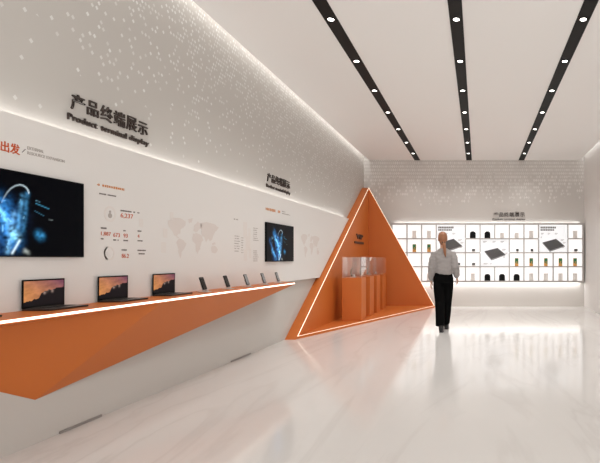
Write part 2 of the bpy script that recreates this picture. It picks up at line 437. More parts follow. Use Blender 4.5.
# structure diagram between map and screen
bm = NB(); scribble(bm, 5.70, 5.80, 1.715, 0.016, 21, 0.15)
for k in range(7): scribble(bm, 5.715, 5.715+random.uniform(.10, .15), 1.515-k*0.030, 0.011, 30+k, 0.15)
for k in range(7): scribble(bm, 6.19, 6.19+random.uniform(.10, .16), 1.640-k*0.026, 0.011, 40+k, 0.15)
for k in range(6): scribble(bm, 6.19, 6.19+random.uniform(.10, .15), 1.345-k*0.026, 0.011, 50+k, 0.15)
for k in range(7): scribble(bm, 5.88, 5.93, 1.50-k*0.030, 0.010, 60+k, 0.15)
world_part('small_print', bm, MT['midgrey'], panel)
bm = NB()
for i, (y, z, a, b) in enumerate(((5.98, 1.60, .05, .10), (6.05, 1.44, .06, .09), (5.99, 1.29, .04, .07), (6.09, 1.57, .03, .06), (6.11, 1.31, .03, .06))): flat(bm, y-a, y+a, z-b, z+b, 0.0006+0.0002*(i % 3))
world_part('diagram_print', bm, MT['paler'], panel)
bm = NB(); scribble(bm, 6.555, 7.05, 1.928, 0.042, 71, 0.35); world_part('subheading_print', bm, MT['amber'], panel)['label'] = 'amber heading above the far screen'
bm = NB(); scribble(bm, 7.10, 7.22, 1.945, 0.016, 72, 0.2); scribble(bm, 7.10, 7.40, 1.915, 0.016, 73, 0.2); world_part('small_print', bm, MT['midgrey'], panel)

# ================================================================== WALL SCREENS
def gauss_seg(u, v, p, q, w, asp=1.78):
    ax, ay = p[0]*asp, p[1]; bx, by = q[0]*asp, q[1]; x, y = u*asp, v
    dx, dy = bx-ax, by-ay; L2 = dx*dx+dy*dy or 1e-9
    t = max(0, min(1, ((x-ax)*dx+(y-ay)*dy)/L2)); d2 = (x-ax-t*dx)**2+(y-ay-t*dy)**2
    return math.exp(-d2/(w*w))
STROKES = [  # from, to, width, colour, gain
    ((.30,.10),(.42,.45),.16,(.02,.10,.32),.55), ((.36,.62),(.44,.15),.10,(.03,.22,.60),.7), ((.25,.75),(.36,.40),.09,(.04,.25,.62),.7),
    ((.50,.72),(.47,.35),.031,(.12,.42,.75),.55), ((.535,.76),(.505,.30),.031,(.06,.28,.55),.5), ((.44,.50),(.40,.05),.034,(.25,.60,.95),.55),
    ((.43,.30),(.46,.22),.05,(.35,.8,1),.9), ((.48,.18),(.43,.03),.026,(.8,.95,1),.8), ((.34,.55),(.40,.38),.033,(.3,.7,1),.6), ((.28,.68),(.33,.52),.032,(.25,.6,1),.6),
    ((.62,.27),(.64,.25),.05,(.04,.30,.62),.9), ((.60,.655),(.70,.605),.010,(.08,.40,.65),.6), ((.60,.69),(.63,.68),.008,(.2,.5,.7),.5), ((.59,.56),(.66,.51),.008,(.1,.35,.55),.4), ((.70,.47),(.73,.465),.009,(.5,.6,.6),.35),
    ((.52,.06),(.54,.04),.03,(.6,.65,.6),.35), ((.18,.30),(.30,.08),.05,(.10,.40,.75),.7), ((.10,.55),(.22,.20),.06,(.03,.15,.42),.6)]
ARC = [(.36,.62),(.375,.68),(.395,.74),(.42,.795),(.45,.835),(.48,.855),(.505,.853),(.527,.835),(.541,.805),(.547,.77)]
for n_, (p_, q_) in enumerate(zip(ARC, ARC[1:])): STROKES.append((p_, q_, .013, (.75,.92,1), .25+.08*n_))
rnd = random.Random(12)
for n_ in range(26):                                # sparks and slivers in the glow
    a_, b_ = rnd.uniform(.14, .52), rnd.uniform(.03, .70)
    STROKES.append(((a_, b_), (a_+rnd.uniform(-.02, .03), b_+rnd.uniform(-.07, .07)), rnd.uniform(.007, .016), (.35,.75,1), rnd.uniform(.15, .6)))
def tv_picture(u, v):
    r = g = b = 0.0; R_ = G_ = B_ = 0.0
    for p, q, wd, c, k in STROKES:
        thin = wd < 0.03
        e = gauss_seg(u, v, p, q, wd*0.55 if thin else wd*0.9)*k
        if thin: R_ = max(R_, c[0]*e); G_ = max(G_, c[1]*e); B_ = max(B_, c[2]*e)
        else: r += c[0]*e; g += c[1]*e; b += c[2]*e
    n = noise.noise(Vector((u*22, v*15, 3))) + 0.6*noise.noise(Vector((u*50, v*30, 8)))
    m = max(0.15, 1 + n*1.3)
    return (min(1, r*m*.8+R_+.0008), min(1, g*m*.8+G_+.001), min(1, b*m*.8+B_+.002))
def sunset_picture(u, v):
    n = noise.noise(Vector((u*5, v*7, 1)))*0.5 + noise.noise(Vector((u*13, v*15, 4)))*0.3
    h = 0.16 + 0.35*u + 0.06*noise.noise(Vector((u*14, 0, 2)))
    if u > 0.36: h += 0.22*min(1, (u-0.36)/0.08)
    if u > 0.62: h += 0.03*noise.noise(Vector((u*20, 1, 7))) - 0.08*(u-0.62)
    if v < h:
        c = (0.012, 0.009, 0.010)
        for (cu, cv, rr) in ((.56, .62, .07), (.70, .55, .05), (.50, .50, .05)):
            e = math.exp(-(((u-cu)*1.6)**2 + ((v-cv)*0.8)**2)/rr**2)*max(0, .6+n*1.4)
            c = (c[0]+.34*e, c[1]+.24*e, c[2]+.20*e)
        return c
    t = min(1, u*0.75 + max(0, v-.55)*0.75)
    a, b = (0.62, 0.25, 0.085), (0.20, 0.07, 0.105)
    k = 0.85 + n*0.45
    return tuple((a[i]+(b[i]-a[i])*t)*k for i in range(3))
def picture(name, w, h, nx, ny, fn, mat, parent, frame):
    """screen image as a finely divided sheet, u across and v up, lying in the given frame"""
    bm = NB(); lay = bm.loops.layers.float_color.new('picture')
    vs = [[bm.verts.new(frame @ Vector(((i/nx-0.5)*w, j/ny*h, 0))) for i in range(nx+1)] for j in range(ny+1)]
    for j in range(ny):
        for i in range(nx):
            f = bm.faces.new((vs[j][i], vs[j][i+1], vs[j+1][i+1], vs[j+1][i]))
            for lp, (a, b) in zip(f.loops, ((i, j), (i+1, j), (i+1, j+1), (i, j+1))): lp[lay] = (*fn(a/nx, b/ny), 1)
    me = bpy.data.meshes.new(name); bm.to_mesh(me); bm.free()
    return obj_me(name, me, mat, parent)
def make_tv(label, y0, y1, z0, z1):
    t = thing('wall_screen', label, 'screen', (PX, (y0+y1)/2, z0), 0, 'screens on the left wall')
    W, H = y1-y0, z1-z0
    obj('case', box(NB(), 0.0005, 0.028, -W/2, W/2, 0, H, 0.003), MT['tv'], t)
    picture('display', W-0.016, H-0.016, 150, 84, tv_picture, MT['tvpic'], t, Matrix.Translation((0.0286, 0, 0.008)) @ LEFT_WALL)
    return t
make_tv('large black wall screen with blue glowing picture, nearest, beside the printed statistics', 2.55, 3.50, 1.253, 1.788)
make_tv('black wall screen with blue glowing picture between the diagram and the far world map', 6.526, 7.483, 1.203, 1.745)

# ================================================================== ORANGE WALL COUNTER
ct = thing('wall_counter', 'long folded orange counter with a white light line, fixed to the left wall', 'counter', (XL, 3.2, 0.3))
XC, ZT = -2.57, 0.91
xw = XL + 0.0005
bm = NB()
tip, F, N0 = (XC, 6.73, ZT-0.025), (XC, 3.90, ZT-0.025), (XC, 1.0, ZT-0.025)
Vv, Wv = (xw, 3.218, 0.295), (xw, 2.2, 0.81)
Bt, B0 = (xw, 7.15, ZT-0.025), (xw, 1.0, ZT-0.025)
vv = {k: bm.verts.new(p) for k, p in dict(tip=tip, F=F, N0=N0, V=Vv, W=Wv, Bt=Bt, B0=B0).items()}
for q in (('tip','F','V'), ('F','W','V'), ('F','N0','W'), ('N0','B0','W'), ('tip','V','Bt'), ('Bt','V','W','B0'), ('tip','Bt','B0','N0','F')):
    bm.faces.new([vv[k] for k in q])
world_part('folded_body', bm, MT['orange'], ct)
bm = NB(); prism(bm, [(XC, 1.0, ZT-0.0249), (XC, 6.73, ZT-0.0249), (xw, 7.15, ZT-0.0249), (xw, 1.0, ZT-0.0249)], (0, 0, 0.0248))
world_part('worktop', bm, MT['orange'], ct)
bm = NB(); box(bm, XC, XC+0.006, 1.0, 6.72, ZT-0.018, ZT-0.004); world_part('light_line', bm, MT['led'], ct)['label'] = 'glowing white light line'

# low grey strips modelling the gap shadow along the left wall foot
for y0, y1, lab in ((3.40, 3.78, 'low grey strip of gap shadow below the lowest point of the orange counter'),
                    (5.76, 6.26, 'low grey strip of gap shadow at the wall foot towards the orange triangle')):
    t = thing('gap_shadow_strip', lab, 'shadow strip', (XL, (y0+y1)/2, 0), 0, 'shadow strips along the left wall foot')
    obj('shadow_strip_base', box(NB(), 0.001, 0.012, -(y1-y0)/2, (y1-y0)/2, 0.0, 0.018, 0.002), MT['gap_shadow'], t)
    obj('shadow_strip_face', box(NB(), 0.012, 0.014, -(y1-y0)/2+0.03, (y1-y0)/2-0.03, 0.005, 0.015), MT['gap_shadow'], t)

# ================================================================== LAPTOPS
def make_laptop(label, loc):
    t = thing('laptop', label, 'laptop', loc, 0, 'laptops on the orange counter')
    base = obj('base', box(NB(), 0.0, 0.175, -0.155, 0.155, 0.001, 0.013, 0.003), MT['alu'], t)
    bm = NB()
    box(bm, 0.018, 0.105, -0.138, 0.138, 0.0128, 0.0136)
    for r in range(5):
        nk = 13
        for k in range(nk):
            if r == 4 and 4 <= k <= 8:
                if k == 4: box(bm, 0.022+r*0.0165, 0.022+r*0.0165+0.0135, -0.134+k*0.0206, -0.134+8*0.0206+0.0175, 0.0136, 0.0148)
                continue
            box(bm, 0.022+r*0.0165, 0.022+r*0.0165+0.0135, -0.134+k*0.0206, -0.134+k*0.0206+0.0175, 0.0136, 0.0148)
    obj('keyboard', bm, MT['keys'], base)
    obj('trackpad', box(NB(), 0.112, 0.166, -0.050, 0.055, 0.0128, 0.0133), MT['alu'], base)
    tilt = Matrix.Translation((0.006, 0, 0.013)) @ Matrix.Rotation(R(0.5), 4, 'Y')
    bm = NB(); box(bm, -0.006, 0.0, -0.156, 0.156, 0.0, 0.184, 0.0025); bm.transform(tilt)
    lid = obj('lid', bm, MT['tv'], t)
    picture('display', 0.292, 0.160, 96, 60, sunset_picture, MT['lappic'], lid, tilt @ Matrix.Translation((0.0004, 0, 0.014)) @ LEFT_WALL)
    bm = NB(); bar(bm, (0.004, -0.12, 0.013), (0.004, 0.12, 0.013), 0.005, 10); obj('hinge', bm, MT['alu'], t)
    return t
LX = -2.885
lap = make_laptop('open laptop below the large near wall screen, sunset mountain picture on its display', (LX, 3.187, ZT))
dup(lap, (LX, 3.793, ZT), 'open laptop below the printed statistics, sunset mountain picture on its display')
dup(lap, (LX, 4.406, ZT), 'open laptop closest to the row of phones, sunset mountain picture on its display')
dup(lap, (LX, 2.58, ZT), 'laptop at the left edge of the view, only the corner of its base showing')

# ================================================================== PHONES ON STANDS
def make_stand(label, loc):
    t = thing('phone_stand', label, 'phone stand', loc, 0, 'phone stands on the orange counter')
    obj('foot', box(NB(), -0.055, 0.055, -0.034, 0.034, 0.0005, 0.008, 0.003), MT['silver'], t)
    bm = NB(); prism(bm, [(-0.012, -0.012, 0.007), (-0.004, -0.012, 0.007), (-0.030, -0.012, 0.085), (-0.038, -0.012, 0.085)], (0, 0.024, 0)); obj('prop', bm, MT['silver'], t)
    bm = NB(); box(bm, 0.0, 0.030, -0.022, 0.022, 0.0065, 0.022); obj('ledge', bm, MT['silver'], t)
    return t
def make_phone(label, loc, screen):
    t = thing('smartphone', label, 'phone', loc, 0, 'phones standing on the orange counter')
    tilt = Matrix.Rotation(R(-19), 4, 'Y')
    out = rect_path(0.068, 0.130, 0.009)
    bm = NB(); prism(bm, [(0, y, z) for y, z in out], (0.009, 0, 0)); bm.transform(tilt); obj('body', bm, MT['dark'], t)
    out = rect_path(0.060, 0.118, 0.006)
    bm = NB(); prism(bm, [(0.009, y, z+0.006) for y, z in out], (0.0006, 0, 0)); bm.transform(tilt); obj('display', bm, screen, t)
    return t
MT['phone_scr'] = P('phone_screen_lit', (0.05, 0.05, 0.05), 0.2, emis=(0.55, 0.52, 0.50), es=0.28)
def where(i): return ['nearest to the laptops', 'second from the laptops', 'middle one of five', 'second from the far tip of the orange counter', 'nearest the far tip of the orange counter'][i]
for i, y in enumerate((4.80, 5.25, 5.70, 6.15, 6.58)):
    scr = MT['glassblack'] if i < 2 else MT['phone_scr']
    make_stand(f'small silver phone stand, {where(i)}', (-2.735, y, ZT))
    make_phone(f'{"dark" if i < 2 else "lit"} smartphone leaning on its stand, {where(i)}', (-2.733, y, ZT+0.0235), scr)

# ================================================================== LETTERED WALL SIGNS
def wall_sign(label, frame, u0, base):
    t = thing('wall_sign', label, 'sign', (0, 0, 0), 0, 'dark lettered wall signs')
    loc = (frame @ Vector((u0, 2.25, base))); t.location = loc
    ws = []
    for k, ch in enumerate('产品终端展示'):
        u = u0+0.03 + k*0.1375; wc, zl, zh = {'品': (0.108, 2.338, 2.452), '示': (0.118, 2.336, 2.448)}.get(ch, (0.122, 2.335, 2.457))
        ws.append(lettering('chinese_character', ch, u + (0.122-wc)/2, u + (0.122+wc)/2, zl, zh, 0.012, MT['sign'], t, frame, base, 0.006))
    for word, a0, a1, z0, z1 in (('Product', 0.0, 0.268, 2.250, 2.298), ('terminal', 0.305, 0.580, 2.250, 2.298), ('display', 0.612, 0.85, 2.239, 2.298)):
        ws.append(lettering('english_word', word, u0+a0, u0+a1, z0, z1, 0.014, MT['sign'], t, frame, base, 0.006))
    for o in ws: o.location = -Vector(loc)
    return t
wall_sign('large dark raised lettering on the left wall above the printed statistics', LEFT_WALL, 3.465, XL+0.001)
wall_sign('dark raised lettering on the left wall above the far screen', LEFT_WALL, 6.72, XL+0.001)
wall_sign('dark raised lettering on the back wall above the lit shelf', BACK_WALL, 0.375, -(YB-0.001))

# ================================================================== ORANGE TRIANGLE NICHE
nt = thing('triangle_display_niche', 'tall orange triangular display niche edged with light in the far left corner', 'display niche', (-2.8, 12.2, 0))
XI, YI, ZA, ZP = -2.80, 12.29, 3.06, 0.042
def W(name, bm, mat): return world_part(name, bm, mat, nt)
bm = NB(); prism(bm, [(XL+0.001, 7.37, 0.0), (XL+0.001, YB-0.001, 0.0), (XL+0.001, YB-0.001, ZA), (XL+0.001, YI, ZA)], (XI-XL-0.001, 0, 0)); W('side_wing', bm, MT['orange'])
bm = NB(); prism(bm, [(XI+0.0005, YI, 0.0), (-1.097, YI, 0.0), (XI+0.0005, YI, ZA)], (0, 0.04, 0)); W('back_wing', bm, MT['orange'])
bm = NB(); prism(bm, [(XI+0.0005, 7.40, 0.0), (-1.11, YI-0.0005, 0.0), (XI+0.0005, YI-0.0005, 0.0)], (0, 0, ZP)); W('platform', bm, MT['orange'])
r = 0.0055
bm = NB(); bar(bm, (XI+0.004, 7.44, ZP), (XI+0.004, YI-0.004, ZA), r); bar(bm, (XI+0.004, YI-0.006, ZA), (-1.12, YI-0.006, ZP), r)
bar(bm, (XI+0.008, 7.44, ZP), (-1.12, YI-0.01, ZP), r*0.8)
W('light_line', bm, MT['led_thin'])['label'] = 'glowing light line along the edges'
lt = lettering('lettering', 'VIP', 11.02, 11.63, 1.705, 1.82, 0.02, MT['sign'], nt, LEFT_WALL, XI+0.0005, 0.03); lt.location = -Vector(nt.location); lt['label'] = 'dark raised letters'
bm = NB(); box(bm, XI+0.0005, XI+0.02, 10.86, 11.70, 1.595, 1.645); W('lettering_bar', bm, MT['sign'])['label'] = 'dark bar below the letters'

# plinths with acrylic cases
PO = [('nearest', 9.30), ('second', 10.03), ('third', 10.70), ('farthest', 11.36)]
pl = cs = sm = None
for i, (n, y) in enumerate(PO):
    c = (-2.447, y+0.19, ZP)
    lab1 = f'{n} orange plinth in the row on the triangular niche platform'
    lab2 = f'clear acrylic case on the {n} orange plinth of the niche'
    lab3 = f'small dark green device inside the clear case on the {n} orange plinth'
    if pl is None:
        pl = thing('plinth', lab1, 'plinth', c, 0, 'orange plinths in the niche')
        obj('block', box(NB(), -0.19, 0.19, -0.19, 0.19, 0.0, 0.826, 0.004), MT['orange'], pl)
        obj('top_plate', box(NB(), -0.186, 0.186, -0.186, 0.186, 0.8261, 0.836, 0.002), MT['orange'], pl)
        cc = Vector(c) + Vector((0, 0, 0.8365))
        cs = thing('display_case', lab2, 'display case', cc, 0, 'clear cases on the plinths')
        a, t_, h = 0.186, 0.006, 0.395
        for sx, sy in ((0, -1), (1, 0), (0, 1), (-1, 0)):
            if sx == 0: b_ = box(NB(), -a, a, sy*a - (t_ if sy > 0 else 0), sy*a + (t_ if sy < 0 else 0), 0, h)
            else: b_ = box(NB(), sx*a - (t_ if sx > 0 else 0), sx*a + (t_ if sx < 0 else 0), -a+t_, a-t_, 0, h)
            obj('pane', b_, MT['acrylic'], cs)
        obj('lid', box(NB(), -a, a, -a, a, h, h+t_), MT['acrylic'], cs)
        sm = thing('display_device', lab3, 'device', cc + Vector((-0.02, 0, 0.0)), 0, 'devices in the clear cases')
        bm = NB(); cyl(bm, 0, 0, 0.0005, 0.014, 0.055, 28); obj('foot', bm, MT['silver'], sm, False)
        bm = NB(); loft(bm, [(-0.03, 0, 0.012), (-0.045, 0, 0.08), (-0.04, 0, 0.15), (-0.005, 0, 0.19)], [0.009, 0.010, 0.011, 0.008], 14); obj('arm', bm, MT['darkgreen'], sm, True)
        bm = NB(); box(bm, -0.012, 0.035, -0.02, 0.02, 0.014, 0.055, 0.008); obj('body', bm, MT['silver'], sm)
    else:
        cc = Vector(c) + Vector((0, 0, 0.8365))
        dup(pl, c, lab1); dup(cs, cc, lab2); dup(sm, cc + Vector((-0.02, 0, 0)), lab3)

# ================================================================== LIT SHELF ON THE BACK WALL
SY0, SY1 = 12.345, YB-0.03                       # front, rear of the shelf
SX0, SX1, SZ0, SZ1 = -2.25, 2.735, 0.638, 2.165
NCOL, NROW = 13, 4
fr_ = 0.042
CW = (SX1-SX0-2*fr_)/NCOL; CH = (SZ1-SZ0-2*fr_)/NROW
def cx(c): return SX0+fr_+CW*c                   # left edge of column c (0..12)
def cz(r): return SZ1-fr_-CH*r                   # top edge of row r (0..3)
sh = thing('display_shelf', 'wide wall shelf of white backlit cells in a thin grey frame on the back wall', 'shelf', (0.24, YB, SZ0))
def S(name, bm, mat): return world_part(name, bm, mat, sh)
bm = NB()
box(bm, SX0, SX1, SY0, YB-0.03, SZ1-fr_, SZ1); box(bm, SX0, SX1, SY0, YB-0.03, SZ0, SZ0+fr_)
box(bm, SX0, SX0+fr_, SY0, YB-0.03, SZ0+fr_, SZ1-fr_); box(bm, SX1-fr_, SX1, SY0, YB-0.03, SZ0+fr_, SZ1-fr_)
S('outer_frame', bm, MT['frame'])
bm = NB(); box(bm, SX0+0.1, SX1-0.1, YB-0.03, YB-0.0005, 1.2, 1.6); S('wall_bracket', bm, MT['frame'])
S('light_panel', box(NB(), SX0+fr_, SX1-fr_, SY1-0.02, SY1, SZ0+fr_, SZ1-fr_), MT['lightbox'])['label'] = 'glowing white back'
POST = [(3, 0), (6, 1), (10, 0)]                 # top-left cells of the two-by-two posters
def inside(c, r): return any(pc <= c <= pc+1 and pr <= r <= pr+1 for pc, pr in POST)
d = 0.015
for r in range(1, NROW):                         # boards between rows, broken where a poster spans them
    bm = NB(); c = 0
    while c < NCOL:
        if inside(c, r-1) and inside(c, r) and any(pc <= c <= pc+1 and pr == r-1 for pc, pr in POST): c += 1; continue
        c1 = c
        while c1 < NCOL and not any(pc <= c1 <= pc+1 and pr == r-1 for pc, pr in POST): c1 += 1
        box(bm, cx(c), cx(c1), SY0+0.004, SY1-0.02, cz(r)-d, cz(r)+d); c = c1
    S('shelf_board', bm, MT['frame'])
for c in range(1, NCOL):
    bm = NB()
    for r in range(NROW):
        if any(c == pc+1 and pr <= r <= pr+1 for pc, pr in POST): continue
        box(bm, cx(c)-d*0.8, cx(c)+d*0.8, SY0+0.004, SY1-0.02, cz(r+1)+d if r < NROW-1 else cz(r+1), cz(r)-d if r else cz(r))
    S('upright', bm, MT['frame'])

# posters
for k, (pc, pr) in enumerate(POST):
    lab = ['backlit poster of a grey device in the lit shelf, partly behind the person',
           'backlit poster of a flat grey device in the middle rows of the lit shelf',
           'backlit poster of a flat grey device in the top right part of the lit shelf'][k]
    x0, x1, z1, z0 = cx(pc)+0.0145, cx(pc+2)-0.0145, cz(pr)-0.017, cz(pr+2)+0.017
    px, pz = (x0+x1)/2, z0
    t = thing('poster', lab, 'poster', (px, 12.375, pz), 0, 'posters in the lit shelf')
    Wd, Hd = x1-x0, z1-z0
    obj('sheet', box(NB(), -Wd/2, Wd/2, 0, 0.012, 0, Hd), MT['poster'], t)
    def poly(bm, pts, dep=0.002): prism(bm, [((a-0.5)*Wd, -dep, b*Hd) for a, b in pts], (0, dep, 0))
    top = [(.12,.36),(.60,.50),(.90,.24),(.38,.06)] if k != 1 else [(.14,.56),(.60,.68),(.88,.44),(.38,.26)]
    bm = NB(); poly(bm, top); obj('printed_device', bm, MT['chip'], t)
    a_, b_ = top[0], top[3]; c_ = top[2]
    bm = NB(); poly(bm, [a_, b_, (b_[0], b_[1]-.05), (a_[0], a_[1]-.04)], 0.0025); poly(bm, [b_, c_, (c_[0], c_[1]-.04), (b_[0], b_[1]-.05)], 0.0025)
    m_ = [(.5*(p[0]+top[2][0]*.5+top[1][0]*.5), .5*(p[1]+top[2][1]*.5+top[1][1]*.5)) for p in top]
    obj('printed_device_edge', bm, MT['chip2'], t)
    bm = NB(); poly(bm, m_, 0.003); obj('printed_chip', bm, MT['smalldev'], t)
    bm = NB(); rnd = random.Random(k)
    rows = [(.92,.05,.07,.56), (.83,.05,.06,.50)] if k != 1 else []
    for zz, xx, hh, xe in rows:
        x = xx
        while x < xe:
            poly(bm, [(x, zz-hh/2), (x+.05, zz-hh/2), (x+.05, zz+hh/2), (x, zz+hh/2)]); x += .062
    if rows: obj('printed_heading', bm, MT['grey'], t)
    else: bm.free()
    bm = NB()
    marks = [(.06,.70,.12),(.30,.70,.10),(.55,.70,.12),(.76,.46,.14),(.84,.36,.12),(.82,.20,.10),(.05,.56,.06)] if k != 1 else [(.08,.92,.14),(.42,.92,.12),(.70,.92,.14),(.76,.62,.14),(.86,.48,.10),(.80,.34,.08),(.10,.10,.18),(.34,.10,.06)]
    for x, zz, wd in marks:
        for j in range(2): poly(bm, [(x, zz-j*.035), (min(.98, x+wd*(1-.3*j)), zz-j*.035), (min(.98, x+wd*(1-.3*j)), zz-j*.035+.016), (x, zz-j*.035+.016)])
    obj('printed_notes', bm, MT['midgrey'], t)

# goods in the cells
ROWN = ['top', 'second', 'third', 'bottom']
def make_black(loc, lab):
    t = thing('black_device', lab, 'device', loc, 0, 'black rounded devices in the lit shelf')
    bm = NB(); prism(bm, [(x, -0.035, z+0.004) for x, z in rect_path(0.150, 0.170, 0.066, 8, False)], (0, 0.07, 0)); obj('body', bm, MT['dark'], t)
    obj('foot', box(NB(), -0.066, 0.066, -0.033, 0.033, 0.0005, 0.004), MT['tv'], t)
    return t
def make_carton(loc, lab, h):
    t = thing('carton', lab, 'box', loc, 0, 'pale cartons in the lit shelf')
    obj('box_body', box(NB(), -0.05, 0.05, -0.035, 0.035, 0.0005, h*0.86, 0.003), MT['carton'], t)
    obj('box_lid', box(NB(), -0.052, 0.052, -0.037, 0.037, h*0.80, h, 0.003), MT['carton'], t)
    return t
def make_pack(loc, lab):
    t = thing('phone_pack', lab, 'package', loc, 0, 'green and orange packs in the lit shelf')
    obj('pack_body', box(NB(), -0.046, 0.046, -0.02, 0.02, 0.0005, 0.205, 0.004), MT['packorange'], t)
    bm = NB(); prism(bm, [(-0.042, -0.0215, 0.09), (0.042, -0.0215, 0.06), (0.042, -0.0215, 0.200), (-0.042, -0.0215, 0.200)], (0, 0.0015, 0)); obj('green_print', bm, MT['green'], t)
    bm = NB(); cyl(bm, 0, 0, 0, 0.003, 0.017, 16); bm.transform(Matrix.Translation((0.004, -0.0213, 0.105)) @ Matrix.Rotation(R(90), 4, 'X')); obj('round_print', bm, MT['packorange'], t)
    return t
def make_small(loc, lab, mat, w):
    t = thing('small_device', lab, 'device', loc, 0, 'small devices in the lit shelf')
    obj('stand', box(NB(), -w*0.42, w*0.42, -0.02, 0.02, 0.0005, 0.03, 0.003), MT['carton'], t)
    bm = NB(); prism(bm, [(x, -0.022, z+0.03) for x, z in rect_path(w, 0.052, 0.010, 4)], (0, 0.044, 0)); obj('body', bm, mat, t)
    bm = NB(); cyl(bm, 0, 0, 0, 0.003, 0.012, 16); bm.transform(Matrix.Translation((0, -0.022, 0.058)) @ Matrix.Rotation(R(90), 4, 'X')); obj('lens', bm, MT['glassblack'], t)
    return t
GOODS = {  # row: [(column, kind, height)]
    0: [(1,'c',.19),(2,'c',.19),(5,'b',0),(6,'b',0),(7,'c',.14),(8,'c',.14),(9,'c',.19),(12,'c',.19)],
    1: [(1,'p',0),(2,'p',0),(5,'g',0),(8,'s',0),(9,'s',0),(12,'g',0)],
    2: [(2,'s',0),(4,'s',0),(5,'g',0),(8,'p',0),(9,'p',0),(10,'p',0),(11,'p',0),(12,'p',0)],
    3: [(2,'c',.19),(5,'c',.19),(6,'b',0),(7,'b',0),(8,'b',0),(9,'c',.19),(10,'c',.19),(11,'c',.19),(12,'c',.19)]}
NTH = ['first', 'second', 'third', 'fourth', 'fifth', 'sixth', 'seventh']
KN = dict(c='pale carton', b='black rounded device', p='green and orange pack', g='small grey device', s='small black device')
for r, items in GOODS.items():
    cnt = {}
    for c, k, h in items:
        i = cnt.get(k, 0); cnt[k] = i+1
        tot = sum(1 for q in items if q[1] == k)
        lab = f'{KN[k]} in the {ROWN[r]} row of the lit shelf' + (f', {NTH[i]} such from left' if tot > 1 else '')
        zf = cz(r+1) + (d if r < 3 else 0) + 0.0005
        loc = ((cx(c)+cx(c+1))/2 + (0.02 if k in 'gs' else 0), 12.39, zf)
        if k == 'c': make_carton(loc, lab, h)
        elif k == 'b': make_black(loc, lab)
        elif k == 'p': make_pack(loc, lab)
        else: make_small(loc, lab, MT['dark'] if k == 's' else MT['smalldev'], 0.062 if k == 's' else 0.085)

# ================================================================== PERSON walking towards the shelf
pr_ = thing('person', 'person in grey sweater and black trousers walking towards the lit shelf, seen from behind', 'person', (-0.598, 8.27, 0))
HZ = 1.583
bm = NB()
loft(bm, [(0,0,.84),(0,0,.95),(0,0,1.08),(0,.005,1.22),(0,0,1.33),(0,0,1.39),(-.003,0,1.42)], [(.14,.10),(.150,.105),(.125,.09),(.14,.10),(.155,.095),(.10,.075),(.05,.05)], 20)
loft(bm, [(-.003,-.01,1.36),(-.006,0,1.44),(-.008,.012,1.54)], [.052,.047,.050], 14)
ellipsoid(bm, (-.01, .0, HZ+.025), (.071, .090, .092)); ellipsoid(bm, (-.01, .032, HZ-.045), (.052, .055, .066))
ellipsoid(bm, (-.01, .100, HZ-.015), (.012, .018, .026)); ellipsoid(bm, (-.01, .078, HZ-.062), (.024, .014, .010))
for s in (-1, 1):
    ellipsoid(bm, (-.01+s*.073, .004, HZ-.01), (.010, .020, .030)); ellipsoid(bm, (-.01+s*.030, .080, HZ+.008), (.014, .010, .009))
    ellipsoid(bm, (-.01+s*.030, .082, HZ+.028), (.020, .010, .007))
JT = {-1: dict(hip=(-.085,0,.90), knee=(-.06,.01,.50), ank=(-.025,-.115,.09), sh=(-.155,0,1.355), el=(-.190,-.03,1.085), wr=(-.205,.03,.865), tip=(-.222,.055,.77)),
       1: dict(hip=(.085,0,.90), knee=(.055,.13,.50), ank=(.035,.25,.09), sh=(.16,0,1.355), el=(.205,-.05,1.10), wr=(.232,.10,.925), tip=(.243,.145,.85))}
for s, j in JT.items():
    H, K, A = Vector(j['hip']), Vector(j['knee']), Vector(j['ank'])
    loft(bm, [H+Vector((0,0,.05)), H.lerp(K,.4), K, K.lerp(A,.3), K.lerp(A,.75), A], [.085,.075,.055,.055,.04,.036], 14)
    loft(bm, [A+Vector((0,-.05,-.05)), A+Vector((0,0,-.04)), A+Vector((0,.08,-.06)), A+Vector((0,.16,-.072))], [(.026,.026),(.034,.04),(.036,.026),(.03,.012)], 12)
    Sh, E, Wr, T = Vector(j['sh']), Vector(j['el']), Vector(j['wr']), Vector(j['tip'])
    loft(bm, [Sh+Vector((-s*.05,0,-.015)), Sh+Vector((-s*.008,0,-.025)), Sh.lerp(E,.5), E, E.lerp(Wr,.4), Wr], [.038,.042,.040,.036,.035,.025], 12)
    dirn = (T-Wr).normalized(); fw = Vector((0,1,0)); fw = (fw - dirn*fw.dot(dirn)).normalized(); inw = dirn.cross(fw)*(-s)
    if inw.x*s > 0: inw = -inw
    palm_end = Wr + dirn*.085
    loft(bm, [Wr-dirn*.02, Wr+dirn*.02, Wr+dirn*.055, palm_end], [(.016,.022),(.014,.032),(.013,.038),(.012,.036)], 14, ref=tuple(inw))
    for q, (off, ln) in enumerate(((.028,.070),(.010,.080),(-.009,.074),(-.027,.058))):
        b0 = palm_end - dirn*.02 + fw*off
        k1 = palm_end + dirn*ln*.40 + fw*off*1.06 + inw*.006
        k2 = k1 + dirn*ln*.30 + inw*.012; k3 = k2 + dirn*ln*.22 + inw*.016
        loft(bm, [b0, k1, k2, k3], [.0088,.0084,.0078,.0066], 10)
    t0 = Wr + dirn*.025 + fw*.018; t1 = Wr + dirn*.055 + fw*.048 + inw*.012; t2 = t1 + dirn*.030 + fw*.008 + inw*.008; t3 = t2 + dirn*.022 + inw*.006
    loft(bm, [t0, t1, t2, t3], [.012,.0105,.009,.007], 10)
me = remeshed(bm, 0.0055, 2)
body = obj_me('body', me, [MT['skin'], MT['lip'], MT['eye']], pr_, True)
for p in me.polygons:
    c = p.center
    if c.y > .07 and abs(c.z-(HZ-.062)) < .010 and abs(c.x+.01) < .022: p.material_index = 1
    for s in (-1, 1):
        if c.y > .07 and (c-Vector((-.01+s*.030, .088, HZ+.008))).length < .009: p.material_index = 2
